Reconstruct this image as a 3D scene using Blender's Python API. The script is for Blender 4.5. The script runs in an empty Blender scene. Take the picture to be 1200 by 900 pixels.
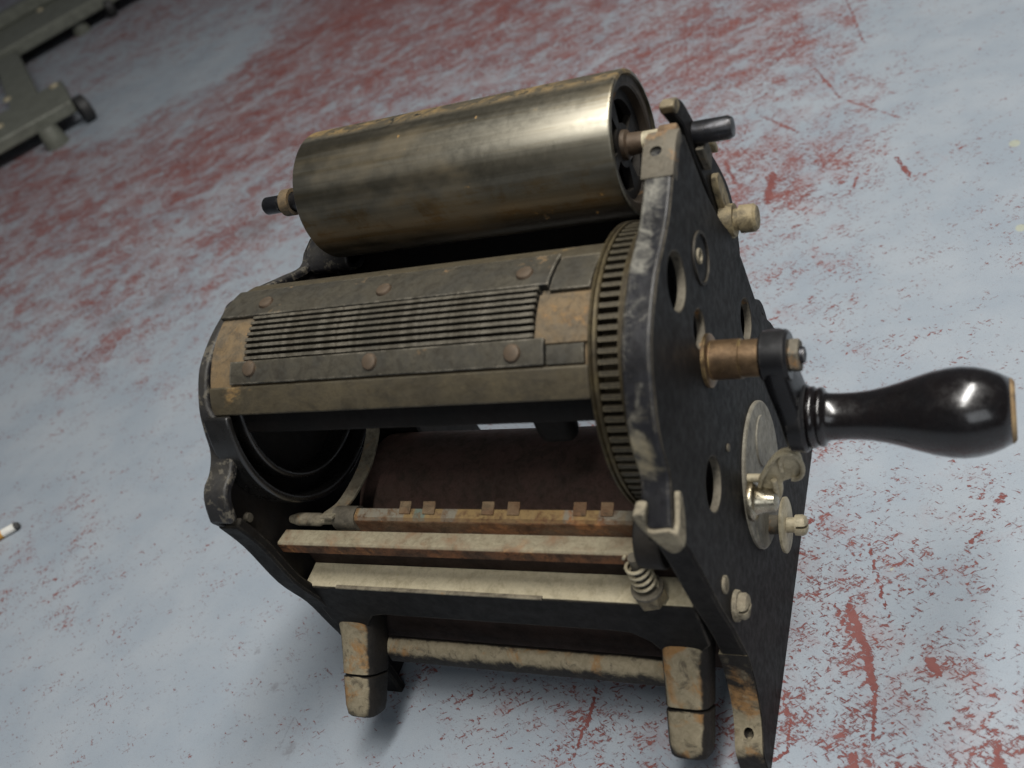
import bpy, bmesh, math, random
import numpy as np
from mathutils import Matrix, Vector
random.seed(4)
scene = bpy.context.scene
C = scene.collection

# ---------------------------------------------------------------- camera
cd = bpy.data.cameras.new('camera'); cam = bpy.data.objects.new('camera', cd); C.objects.link(cam)
cam.matrix_world = Matrix(((0.8886, 0.0498, 0.4560, 0.1193),
                           (0.2947, 0.6998, -0.6508, -0.2281),
                           (-0.3516, 0.7126, 0.6071, 0.4860),
                           (0, 0, 0, 1)))
cd.sensor_width = 36; cd.lens = 34.5; cd.clip_start = 0.01; cd.clip_end = 60
cd.dof.use_dof = True; cd.dof.focus_distance = 0.56; cd.dof.aperture_fstop = 8.5
scene.camera = cam
# ---------------------------------------------------------------- world and lamps
w = bpy.data.worlds.new('World'); scene.world = w; w.use_nodes = True
bg = w.node_tree.nodes['Background']; bg.inputs[0].default_value = (0.86, 0.92, 1.0, 1); bg.inputs[1].default_value = 0.075
def area(name, loc, target, sx, sy, power, col):
    l = bpy.data.lights.new(name, 'AREA'); l.shape = 'RECTANGLE'; l.size = sx; l.size_y = sy; l.energy = power; l.color = col
    o = bpy.data.objects.new(name, l); C.objects.link(o); o.location = loc
    o.rotation_euler = (Vector(target) - Vector(loc)).to_track_quat('-Z', 'Y').to_euler()
    return o
for dy in (-.22, .22):
    area('ceiling_tube', (0.36, 0.14 + dy, 1.9), (0.2, 0.18 + dy, 0.0), 1.7, 0.16, 26, (1.0, 0.975, 0.93))
area('front_fill', (0.9, -1.6, 1.3), (0.0, 0.1, 0.1), 1.2, 0.9, 6.5, (0.92, 0.96, 1.0))  # added soft fill from the front, not a known window
scene.view_settings.view_transform = 'Standard'; scene.view_settings.look = 'None'
scene.view_settings.exposure = 0.0; scene.view_settings.gamma = 1.0
scene.render.engine = 'CYCLES'

# ---------------------------------------------------------------- materials
class NT:
    def __init__(s, name):
        s.m = bpy.data.materials.new(name); s.m.use_nodes = True; s.t = s.m.node_tree
        s.b = s.t.nodes['Principled BSDF']
    def n(s, typ, **kw):
        nd = s.t.nodes.new(typ)
        for k, v in kw.items(): setattr(nd, k, v)
        return nd
    def set(s, sock, v):
        if hasattr(v, 'is_linked') or isinstance(v, bpy.types.NodeSocket): s.t.links.new(v, sock)
        else: sock.default_value = v
    def noise(s, vec, scale, detail=5, rough=.6, dist=0.0):
        nd = s.n('ShaderNodeTexNoise'); s.set(nd.inputs['Vector'], vec); nd.inputs['Scale'].default_value = scale
        nd.inputs['Detail'].default_value = detail; nd.inputs['Roughness'].default_value = rough; nd.inputs['Distortion'].default_value = dist
        return nd.outputs[0]
    def ramp(s, v, a, b, c=0.0, d=1.0, smooth=True):
        nd = s.n('ShaderNodeMapRange'); nd.interpolation_type = 'SMOOTHSTEP' if smooth else 'LINEAR'
        for i, x in enumerate((v, a, b, c, d)): s.set(nd.inputs[i], x)
        return nd.outputs[0]
    def math(s, op, a, b=0.0, clamp=False):
        nd = s.n('ShaderNodeMath', operation=op); nd.use_clamp = clamp
        s.set(nd.inputs[0], a); s.set(nd.inputs[1], b); return nd.outputs[0]
    def mix(s, f, a, b):
        nd = s.n('ShaderNodeMix'); nd.data_type = 'RGBA'
        s.set(nd.inputs[0], f)
        for i, v in ((6, a), (7, b)):
            if isinstance(v, tuple): v = (v[0], v[1], v[2], 1)
            s.set(nd.inputs[i], v)
        return nd.outputs[2]
    def mixf(s, f, a, b):
        nd = s.n('ShaderNodeMix'); s.set(nd.inputs[0], f); s.set(nd.inputs[2], a); s.set(nd.inputs[3], b); return nd.outputs[0]
    def coord(s): return s.n('ShaderNodeTexCoord').outputs['Object']
    def mapv(s, vec, scale=(1, 1, 1), rot=(0, 0, 0), loc=(0, 0, 0)):
        nd = s.n('ShaderNodeMapping'); s.set(nd.inputs[0], vec); nd.inputs[1].default_value = loc
        nd.inputs[2].default_value = rot; nd.inputs[3].default_value = scale; return nd.outputs[0]
    def bump(s, h, strength, dist):
        nd = s.n('ShaderNodeBump'); nd.inputs['Strength'].default_value = strength; nd.inputs['Distance'].default_value = dist
        s.set(nd.inputs['Height'], h); s.t.links.new(nd.outputs[0], s.b.inputs['Normal'])

DUST = (0.36, 0.315, 0.235); RUST = (0.27, 0.105, 0.035)
def grime(name, base, base2, rough=.5, metal=0.0, rust=0.0, dust=0.0, chip=0.0, chipcol=(0.40, 0.37, 0.31), sc=1.0,
          stretch=(1, 1, 1), dustcol=DUST, rustcol=RUST, bump=.25, coat=0.0, rough2=None, spec=.5, grease=0.0, edge=0.0, edgecol=(.30, .27, .21), stain=.45):
    s = NT(name); co = s.mapv(s.coord(), stretch)
    n1 = s.noise(co, 45 * sc, 6, .62, .4); n2 = s.noise(s.mapv(co, loc=(3.1, 1.7, .4)), 28 * sc, 7, .68, .6)
    n3 = s.noise(s.mapv(co, loc=(.3, 7.7, 2.4)), 160 * sc, 6, .7, .3)
    fine = s.noise(co, 900 * sc, 3, .6)
    col = s.mix(s.ramp(n1, .36, .64), base, base2)
    col = s.mix(s.ramp(fine, .3, .7, 0.0, .35), col, tuple(x * .55 for x in base2))
    if grease:
        gm = s.ramp(s.math('ADD', s.math('MULTIPLY', s.noise(s.mapv(co, loc=(6, 2, 9)), 75 * sc, 7, .72, 1.0), .7), s.math('MULTIPLY', n3, .3)), .47, .62, 0.0, grease)
        col = s.mix(gm, col, (.022, .019, .015))
    s.b.inputs['Specular IOR Level'].default_value = spec
    met = metal; ro = s.mixf(s.ramp(n3, .3, .7), rough, (rough2 if rough2 is not None else min(1, rough + .18)))
    if rust:
        rm = s.ramp(s.math('ADD', n2, s.math('MULTIPLY', s.math('SUBTRACT', n3, .5), .35)), .72 - rust * .45, .84 - rust * .42)
        rc = s.mix(s.ramp(n3, .35, .65), rustcol, (rustcol[0] * 1.6, rustcol[1] * 1.75, rustcol[2] * 1.5))
        col = s.mix(rm, col, rc); ro = s.mixf(rm, ro, .88); met = s.mixf(rm, met, 0.0)
    if chip:
        cm = s.ramp(s.math('ADD', s.math('MULTIPLY', n2, .65), s.math('MULTIPLY', n3, .35)), .66 - chip * .3, .69 - chip * .3)
        col = s.mix(cm, col, chipcol); ro = s.mixf(cm, ro, .62)
    if edge:
        bv = s.n('ShaderNodeBevel'); bv.samples = 3; bv.inputs[0].default_value = .0013
        ge = s.n('ShaderNodeNewGeometry'); vd = s.n('ShaderNodeVectorMath', operation='DOT_PRODUCT')
        s.t.links.new(bv.outputs[0], vd.inputs[0]); s.t.links.new(ge.outputs['Normal'], vd.inputs[1])
        em = s.math('MULTIPLY', s.ramp(vd.outputs['Value'], .995, .93), s.ramp(s.math('ADD', s.math('MULTIPLY', n2, .5), s.math('MULTIPLY', n3, .5)), .44, .58, 0.0, edge))
        col = s.mix(em, col, edgecol); ro = s.mixf(em, ro, .5)
    if dust:
        g = s.n('ShaderNodeNewGeometry'); sp = s.n('ShaderNodeSeparateXYZ'); s.t.links.new(g.outputs['Normal'], sp.inputs[0])
        dm = s.math('MULTIPLY', s.ramp(sp.outputs[2], .1, .95), s.ramp(n1, .25, .68, .25, 1.0))
        dm = s.math('MULTIPLY', dm, dust, True)
        col = s.mix(dm, col, s.mix(fine, tuple(x * .72 for x in dustcol), tuple(min(1, x * 1.2) for x in dustcol)))
        ro = s.mixf(dm, ro, .92); met = s.mixf(dm, met, 0.0)
    if stain:
        sm = s.ramp(s.math('ADD', s.math('MULTIPLY', s.noise(s.mapv(co, loc=(2, 5, 8)), 230, 7, .75, .8), .7), s.math('MULTIPLY', n1, .3)), .46, .64, 0.0, stain)
        mu = s.n('ShaderNodeMix'); mu.data_type = 'RGBA'; mu.blend_type = 'MULTIPLY'
        s.set(mu.inputs[0], sm); s.set(mu.inputs[6], col); mu.inputs[7].default_value = (.34, .29, .23, 1); col = mu.outputs[2]
    s.set(s.b.inputs['Base Color'], col); s.set(s.b.inputs['Roughness'], ro); s.set(s.b.inputs['Metallic'], met)
    if coat: s.b.inputs['Coat Weight'].default_value = coat; s.b.inputs['Coat Roughness'].default_value = .12
    if bump: s.bump(s.math('ADD', s.math('MULTIPLY', n3, .7), s.math('MULTIPLY', fine, .3)), bump, .0006)
    return s.m

M = {}
M['enamel'] = grime('black_enamel', (.0065, .0060, .0058), (.0115, .0104, .0098), .50, dust=.10, chip=.12, chipcol=(.020, .017, .014), bump=.25, spec=.14, edge=.7, edgecol=(.13, .115, .09))
M['enamel_worn'] = grime('worn_black_enamel', (.018, .018, .021), (.011, .011, .013), .34, dust=.20, chip=.40, chipcol=(.085, .076, .06), dustcol=(.18, .165, .13), sc=2.6, bump=.5, spec=.35, edge=.6)
M['enamel_dark'] = grime('sooty_enamel', (.011, .010, .010), (.018, .015, .013), .5, dust=.06, bump=.2, spec=.25)
M['bare'] = grime('bare_dusty_casting', (.33, .29, .205), (.19, .165, .12), .78, metal=.05, rust=.30, dust=.35, grease=.75, sc=1.3, rustcol=(.21, .105, .04), bump=.6, spec=.25, edge=.4)
M['bare_grey'] = grime('bare_grey_casting', (.145, .128, .098), (.08, .073, .06), .6, metal=.2, rust=.34, dust=.28, grease=.6, sc=1.4, rustcol=(.18, .09, .04), bump=.5, spec=.3, edge=.5)
M['brassy_tan'] = grime('tarnished_tan_metal', (.36, .29, .165), (.22, .18, .11), .55, metal=.3, rust=.2, dust=.2, grease=.7, sc=1.6, bump=.3)
M['roller'] = grime('tarnished_nickel_roller', (.235, .212, .15), (.135, .116, .078), .27, metal=.85, rust=.24, dust=.2, grease=.55, sc=.9, stretch=(.25, 1, 1), dustcol=(.15, .115, .06), rustcol=(.16, .09, .028), bump=.06, rough2=.42, stain=.5)
M['rail'] = grime('oily_steel_rail', (.105, .096, .076), (.070, .064, .052), .38, metal=.5, rust=.12, dust=.25, grease=.2, sc=1.5, dustcol=(.19, .16, .105), rustcol=(.13, .07, .03), bump=.15, edge=.9, edgecol=(.36, .33, .27), stain=.2)
def roller_mat():
    """tarnished plated roller: lengthwise films of old ink, a brown crust along one side, a few rust spots"""
    s = NT('tarnished_plated_roller'); co = s.coord(); sp = s.n('ShaderNodeSeparateXYZ'); s.t.links.new(co, sp.inputs[0])
    ang = s.math('ARCTAN2', s.math('SUBTRACT', sp.outputs[2], .2664), s.math('SUBTRACT', sp.outputs[1], .168))
    band = s.noise(s.mapv(co, (.015, 1, 1)), 70, 5, .6); band2 = s.noise(s.mapv(co, (.05, 1, 1), loc=(3, 1, 2)), 170, 5, .65)
    n = s.noise(co, 55, 7, .68, .5); n2 = s.noise(s.mapv(co, loc=(5, 2, 7)), 190, 6, .7, .3); big = s.noise(s.mapv(co, (.5, 1, 1), loc=(1, 8, 2)), 24, 4, .6)
    scr = s.noise(s.mapv(co, (1, .04, .04)), 700, 3, .6)
    col = s.mix(s.ramp(band, .38, .62), (.205, .192, .155), (.105, .094, .070))
    col = s.mix(s.ramp(band2, .5, .68, 0, .5), col, (.11, .088, .05))
    col = s.mix(s.ramp(big, .48, .68, 0, .55), col, (.135, .10, .052))
    crust = s.math('MULTIPLY', s.math('MULTIPLY', s.ramp(ang, .80, .98), s.ramp(ang, 1.70, 1.45)), s.ramp(n2, .32, .48))
    col = s.mix(crust, col, s.mix(s.ramp(n, .42, .6), (.055, .045, .028), (.20, .135, .055)))
    low = s.math('MULTIPLY', s.ramp(s.math('ABSOLUTE', ang), 2.75, 3.0), s.ramp(s.math('ADD', s.math('MULTIPLY', n, .6), s.math('MULTIPLY', band2, .4)), .46, .58))
    col = s.mix(s.math('MULTIPLY', low, .7), col, (.13, .085, .035))
    spot = s.ramp(s.math('ADD', s.math('MULTIPLY', n, .75), s.math('MULTIPLY', n2, .25)), .61, .655)
    col = s.mix(spot, col, s.mix(n2, (.22, .12, .03), (.30, .18, .06)))
    dull = s.math('MAXIMUM', s.math('MAXIMUM', crust, spot), s.math('MULTIPLY', s.ramp(big, .48, .68), .35))
    s.set(s.b.inputs['Base Color'], col); s.set(s.b.inputs['Metallic'], s.mixf(dull, .88, .1))
    s.set(s.b.inputs['Roughness'], s.mixf(dull, s.ramp(n2, .3, .7, .31, .40), .7))
    s.bump(s.math('ADD', s.math('MULTIPLY', scr, .05), s.math('MULTIPLY', n2, .4)), .05, .0004)
    return s.m
M['roller'] = roller_mat()
M['steel'] = grime('dark_oiled_steel', (.098, .088, .066), (.038, .040, .039), .40, metal=.5, rust=.26, dust=.22, grease=.6, sc=1.5, dustcol=(.19, .16, .105), rustcol=(.13, .07, .03), bump=.25, edge=.9, edgecol=(.34, .31, .25))
M['rim_rust'] = grime('rusty_dark_rim', (.05, .036, .024), (.03, .024, .018), .5, metal=.3, rust=.3, rustcol=(.13, .062, .022), bump=.3)
M['drum'] = grime('brown_tarnished_drum', (.095, .077, .046), (.052, .043, .028), .5, metal=.35, rust=.22, dust=.18, grease=.55, sc=1.2, stretch=(.6, 1, 1), dustcol=(.21, .175, .105), rustcol=(.15, .085, .03), bump=.2, edge=.4)
M['rivet'] = grime('brown_rivet', (.085, .056, .035), (.12, .083, .055), .45, metal=.4, rust=.3, dust=.1, grease=.6, rustcol=(.15, .07, .03), bump=.2)
M['rust_plate'] = grime('rusty_plate', (.19, .125, .058), (.12, .09, .055), .68, metal=.15, rust=.30, dust=.12, grease=.55, rustcol=(.165, .085, .034), sc=1.5, bump=.35)
M['rust_bar'] = grime('rusty_bar', (.24, .17, .10), (.17, .085, .042), .82, rust=.50, dust=.15, grease=.5, rustcol=(.22, .092, .042), dustcol=(.30, .27, .19), sc=1.6, bump=.6, stretch=(.7, 1, 1), spec=.25)
M['rust_dust'] = grime('dusty_rusty_bar', (.23, .10, .045), (.10, .06, .038), .85, rust=.35, dust=1.1, grease=.7, rustcol=(.24, .105, .045), dustcol=(.35, .31, .215), sc=1.5, bump=.6, spec=.2)
def lug_mat():
    """iron lug: black paint left on its flanks, worn to dusty tan metal on the faces turned up and forward"""
    m = grime('worn_lug_casting', (.012, .011, .010), (.022, .019, .016), .5, chip=.15, chipcol=(.10, .085, .06), rust=.15, rustcol=(.17, .08, .03), sc=1.6, bump=.7, spec=.25)
    s = NT.__new__(NT); s.m = m; s.t = m.node_tree; s.b = s.t.nodes['Principled BSDF']
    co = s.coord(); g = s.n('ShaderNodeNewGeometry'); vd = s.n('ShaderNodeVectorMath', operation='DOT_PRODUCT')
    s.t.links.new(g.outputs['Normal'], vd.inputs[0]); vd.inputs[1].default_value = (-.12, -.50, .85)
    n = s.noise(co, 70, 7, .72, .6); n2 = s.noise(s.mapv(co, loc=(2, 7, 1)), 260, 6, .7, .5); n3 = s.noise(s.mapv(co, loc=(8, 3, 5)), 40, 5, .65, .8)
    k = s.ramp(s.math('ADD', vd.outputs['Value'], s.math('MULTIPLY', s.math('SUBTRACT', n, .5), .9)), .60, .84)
    c = s.mix(s.ramp(n2, .3, .7), (.195, .165, .108), (.275, .235, .16))
    c = s.mix(s.ramp(n3, .49, .62, 0, .85), c, s.mix(n2, (.20, .095, .03), (.33, .18, .065)))
    c = s.mix(s.ramp(s.noise(s.mapv(co, loc=(4, 4, 4)), 130, 7, .75, .8), .52, .66, 0, .75), c, (.07, .058, .042))
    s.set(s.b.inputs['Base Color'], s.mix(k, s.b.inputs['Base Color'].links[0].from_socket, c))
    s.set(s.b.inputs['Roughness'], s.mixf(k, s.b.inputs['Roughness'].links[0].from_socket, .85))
    return m
M['lug'] = lug_mat()
M['rod'] = grime('dusty_black_bar', (.011, .010, .010), (.018, .016, .014), .5, dust=1.7, chip=.15, chipcol=(.12, .10, .075), rust=.2, rustcol=(.2, .09, .035), sc=1.6, dustcol=(.47, .42, .31), bump=.5, spec=.3, stain=.5)
M['feltdust'] = grime('thick_dust_shelf', (.68, .60, .42), (.58, .50, .33), .95, rust=.22, dust=.45, grease=.2, sc=2.2, rustcol=(.27, .19, .09), dustcol=(.70, .63, .45), bump=.9, spec=.1, stain=.35)
M['gear'] = grime('dark_gear_brass', (.060, .050, .034), (.036, .032, .024), .42, metal=.6, rust=.1, dust=.15, grease=.5, bump=.2, edge=.8, edgecol=(.22, .19, .12))
M['gear_rim'] = grime('worn_brass_rim', (.09, .068, .034), (.05, .039, .023), .36, metal=.75, rust=.15, dust=.1, grease=.6, bump=.2, edge=.7, edgecol=(.22, .175, .085))
M['brass'] = grime('brown_brass_bush', (.27, .175, .095), (.17, .112, .065), .36, metal=.8, rust=.15, grease=.4, bump=.12, edge=.9, edgecol=(.5, .37, .16))
M['rubber'] = grime('brown_hardened_rubber', (.13, .072, .060), (.085, .048, .040), .55, rust=.2, rustcol=(.13, .036, .024), dust=.1, grease=.5, bump=.2, spec=.25)
M['gap_dark'] = grime('dark_gap_brown', (.045, .028, .022), (.03, .02, .016), .7, rust=.2, rustcol=(.08, .035, .02), bump=.3, spec=.2)  # dark brown of the sheet that stands in for shaded gaps
M['handle'] = grime('black_lacquered_wood', (.0045, .004, .0045), (.007, .005, .005), .17, coat=.5, bump=.04, rough2=.33, sc=1.6, chip=.03, chipcol=(.045, .035, .028))
M['crank'] = grime('black_japanned_iron', (.006, .006, .007), (.009, .009, .010), .24, dust=.10, dustcol=(.15, .15, .15), bump=.1, rough2=.36, spec=.4, edge=.5, edgecol=(.10, .095, .09))
M['wood'] = grime('chipped_bare_wood', (.38, .27, .14), (.22, .14, .07), .8, grease=.5, bump=.5)
M['dial'] = grime('dull_zinc_disc', (.30, .28, .225), (.205, .19, .152), .5, metal=.25, rust=.12, dust=.1, grease=.35, bump=.15, edge=.5)
M['zinc'] = grime('yellowed_zinc', (.60, .53, .37), (.46, .40, .27), .42, metal=.15, rust=.12, dust=.1, grease=.35, sc=1.8, bump=.2, stain=.3)
M['chrome'] = grime('worn_nickel_knob', (.50, .46, .36), (.28, .24, .16), .20, metal=.9, rust=.16, grease=.5, sc=1.6, bump=.08)
M['shaft'] = grime('blued_steel_shaft', (.030, .031, .037), (.05, .05, .053), .26, metal=.75, grease=.4, bump=.1, edge=.9, edgecol=(.35, .34, .33))
M['void'] = grime('interior_shade_black', (.006, .0055, .005), (.010, .008, .007), .6, bump=.1, spec=.2)  # near black: shade of gaps and holes put into colour of inner parts
M['olive'] = grime('olive_grey_paint', (.17, .178, .145), (.14, .148, .122), .42, dust=.25, grease=.2, dustcol=(.20, .20, .165), bump=.05)
M['castor'] = grime('dark_caster_rubber', (.022, .022, .022), (.03, .03, .03), .5, bump=.05)
def flange_mat():
    """black enamel rubbed to bare grey along the crest and to dusty tan low down, where hands and paper wore it"""
    m = grime('rubbed_flange_enamel', (.018, .018, .021), (.011, .011, .013), .32, chip=.18, chipcol=(.09, .085, .075), sc=1.6, bump=.45, spec=.4, edge=.6)
    s = NT.__new__(NT); s.m = m; s.t = m.node_tree; s.b = s.t.nodes['Principled BSDF']
    co = s.coord(); sp = s.n('ShaderNodeSeparateXYZ'); s.t.links.new(co, sp.inputs[0])
    y, z = sp.outputs[1], sp.outputs[2]
    n = s.noise(co, 95, 7, .7, .6); n2 = s.noise(s.mapv(co, loc=(4, 1, 3)), 420, 5, .7)
    hi = s.ramp(z, .250, .280); lo = s.math('MULTIPLY', s.ramp(z, .204, .216), s.ramp(z, .248, .222))
    wm = s.math('ADD', s.math('MULTIPLY', hi, .62), s.math('MULTIPLY', lo, .72))
    inner = s.ramp(sp.outputs[0], -.001, -.008, .1, 1.0)
    k = s.ramp(s.math('ADD', s.math('ADD', n, s.math('MULTIPLY', n2, .25)), s.math('MULTIPLY', s.math('MULTIPLY', wm, inner), .40)), .70, 1.02)
    warm = s.mix(lo, (.235, .225, .19), (.26, .22, .14))
    warm = s.mix(s.ramp(n2, .35, .65, 0, .5), warm, (.10, .095, .08))
    old = s.b.inputs['Base Color'].links[0].from_socket
    s.set(s.b.inputs['Base Color'], s.mix(k, old, warm))
    oldr = s.b.inputs['Roughness'].links[0].from_socket
    s.set(s.b.inputs['Roughness'], s.mixf(k, oldr, .72))
    return m
M['flange_worn'] = flange_mat()
def gripper_mat():
    """rusty bar whose upper face keeps bands of old ochre and green paint"""
    m = grime('banded_rusty_bar', (.20, .13, .075), (.15, .075, .038), .82, rust=.5, grease=.5, rustcol=(.22, .095, .045), sc=1.6, bump=.6, stretch=(.7, 1, 1), spec=.25)
    s = NT.__new__(NT); s.m = m; s.t = m.node_tree; s.b = s.t.nodes['Principled BSDF']
    co = s.coord(); g = s.n('ShaderNodeNewGeometry'); sp = s.n('ShaderNodeSeparateXYZ'); s.t.links.new(g.outputs['True Normal'], sp.inputs[0])
    b = s.noise(s.mapv(co, (1, .05, .05)), 55, 2, .5); n = s.noise(co, 260, 6, .7, .5)
    c = s.mix(s.ramp(b, .40, .44), (.17, .215, .175), (.30, .205, .09))
    c = s.mix(s.ramp(b, .56, .60), c, (.25, .235, .185))
    k = s.math('MULTIPLY', s.ramp(sp.outputs[2], .5, .8), s.ramp(n, .32, .56))
    old = s.b.inputs['Base Color'].links[0].from_socket
    s.set(s.b.inputs['Base Color'], s.mix(s.math('MULTIPLY', k, .85), old, c))
    return m
M['gripper'] = gripper_mat()
M['gloss'] = grime('glossy_black_ring', (.008, .008, .008), (.012, .011, .010), .22, bump=.05, spec=.9)
M['cig_paper'] = grime('white_paper', (.78, .77, .72), (.70, .69, .63), .8, bump=.05)
M['cig_filter'] = grime('orange_filter_paper', (.62, .33, .07), (.55, .28, .06), .7, bump=.05)
M['ash'] = grime('burnt_ash', (.02, .02, .02), (.08, .08, .08), .9, bump=.4)

def floor_mat():
    s = NT('chipped_grey_floor_paint'); co = s.coord()
    def attr(n):
        a = s.n('ShaderNodeAttribute'); a.attribute_name = n; return a.outputs['Fac']
    wear, mark, yel, soot = attr('wear'), attr('mark'), attr('yellow'), attr('scuff')
    base = s.noise(co, 38, 8, .70, .5)
    def streak(ang, st, scale, det, loc):
        return s.noise(s.mapv(s.mapv(co, rot=(0, 0, math.radians(-ang))), (st, 1, 1), loc=loc), scale, det, .66, .6)
    a1 = streak(-31, .36, 560, 5, (0, 0, 0))
    a2 = streak(35, .36, 470, 5, (4, 2, 0))
    a3 = streak(33, .48, 80, 7, (1, 5, 0))
    a4 = s.noise(s.mapv(co, loc=(5, 5, 0)), 260, 6, .68, .9)
    big = streak(30, .75, 17, 5, (2, 8, 0))
    f = s.math('MAXIMUM', a1, a2)
    f = s.math('ADD', s.math('MULTIPLY', f, .54), s.math('MULTIPLY', base, .17))
    f = s.math('ADD', f, s.math('MULTIPLY', a3, .20))
    f = s.math('ADD', f, s.math('MULTIPLY', a4, .22))
    f = s.math('ADD', f, s.math('MULTIPLY', s.math('SUBTRACT', big, .5), s.math('ADD', s.math('MULTIPLY', wear, .26), .03)))
    thr = s.math('SUBTRACT', .668, s.math('MULTIPLY', wear, .118))
    chip = s.ramp(s.math('SUBTRACT', f, thr), -.018, .032)
    mk = s.math('ADD', mark, s.math('MULTIPLY', s.math('SUBTRACT', a1, .5), 1.7))
    mk = s.math('ADD', mk, s.math('MULTIPLY', s.math('SUBTRACT', base, .5), 1.2))
    mk = s.math('ADD', mk, s.math('MULTIPLY', s.math('SUBTRACT', a4, .5), 1.5))
    chip = s.math('MAXIMUM', chip, s.ramp(mk, .50, .64))
    thin = s.ramp(s.math('ADD', base, s.math('MULTIPLY', wear, .42)), .62, .95, 0.0, .42)
    smear = s.ramp(s.math('ADD', s.math('ADD', s.math('MULTIPLY', a3, .55), s.math('MULTIPLY', big, .45)), s.math('MULTIPLY', wear, .30)), .66, 1.0, 0.0, .72)
    smear = s.math('MULTIPLY', smear, s.ramp(a4, .36, .58, .25, 1.0))
    n = s.noise(co, 14, 5, .6); fine = s.noise(co, 1400, 2, .6)
    paint = s.mix(s.ramp(n, .3, .7), (.292, .336, .382), (.342, .378, .414))
    paint = s.mix(s.ramp(fine, .35, .7, 0, .22), paint, (.19, .21, .26))
    dirt = s.ramp(s.noise(s.mapv(co, loc=(9, 1, 0)), 120, 6, .72, .8), .62, .76, 0, .35)
    paint = s.mix(dirt, paint, (.22, .22, .235))
    sk = s.noise(s.mapv(co, loc=(1, 3, 0)), 520, 4, .7, .4)
    paint = s.mix(s.ramp(sk, .60, .70, 0, .45), paint, (.24, .17, .18))
    red = s.mix(s.ramp(base, .35, .65), (.160, .050, .046), (.225, .088, .080))
    col = s.mix(thin, paint, (.28, .145, .14)); col = s.mix(smear, col, (.215, .112, .102)); col = s.mix(chip, col, red)
    col = s.mix(s.ramp(s.math('ADD', soot, s.math('MULTIPLY', s.math('SUBTRACT', a4, .5), .9)), .38, .72, 0, .5), col, (.16, .15, .16))
    col = s.mix(s.ramp(yel, .4, .6, 0, .5), col, (.46, .46, .28))
    s.set(s.b.inputs['Base Color'], col)
    s.set(s.b.inputs['Roughness'], s.mixf(chip, s.ramp(n, .3, .7, .42, .58), .8))
    s.b.inputs['Specular IOR Level'].default_value = .35
    s.bump(s.math('ADD', s.math('MULTIPLY', chip, -.8), s.math('MULTIPLY', base, .5)), .5, .0010)
    return s.m

# ---------------------------------------------------------------- the floor
CTL = [(-1.654, 1.543, 0.5), (-0.994, 1.179, 0.7), (-0.658, 1.09, 0.6), (-0.872, 1.268, 0.75), (-0.505, 1.074, 0.6), (-0.338, 0.945, 0.5), (-0.205, 0.842, 0.55), (-0.151, 0.819, 0.6), (-0.054, 0.778, 0.5), (-0.006, 0.688, 0.35), (0.038, 0.774, 0.08), (0.07, 0.725, 0.02), (0.126, 0.639, 0), (-0.071, 0.558, 0.6), (-0.021, 0.423, 0.4), (0.043, 0.433, 0.15), (0.101, 0.353, 0.05), (0.02, 0.299, 0.22), (0.076, 0.164, 0.3), (0.005, 0.15, 0.5), (0.027, 0.19, 0.28), (0.113, 0.23, 0.05), (0.034, 0.075, 0.5), (0.077, 0.053, 0.5), (0.096, 0.024, 0.55), (0.017, 0.023, 0.5), (0.114, 0.107, 0.2), (-0.098, 0.01, 0.42), (-0.153, 0.014, 0.36), (-0.205, 0.026, 0.25), (-0.23, -0.017, 0.12), (-0.297, -0.014, 0.1), (-0.387, 0.078, 0.05), (-0.53, 0.156, 0.03), (-0.575, 0.084, 0.25), (-0.627, 0.108, 0.2), (-0.545, -0.008, 0.06), (-0.4, -0.026, 0.03), (-0.765, 0.208, 0.05), (-0.663, 0.262, 0.06), (-0.657, 0.335, 0.3), (-0.819, 0.375, 0.6), (-0.875, 0.31, 0.15), (-0.704, 0.496, 0.5), (-0.711, 0.615, 0.55), (-1.129, 0.942, 0.5), (-1.298, 1.111, 0.15), (-1.142, 1.193, 0.15), (-1.639, 1.454, 0.35), (-1.839, 1.457, 0.3), (-0.946, 0.837, 0.65), (-1.224, 0.679, 0.65), (-0.915, 0.528, 0.6), (-1.394, 0.858, 0.6), (-0.58, 0.477, 0.3)]
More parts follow.
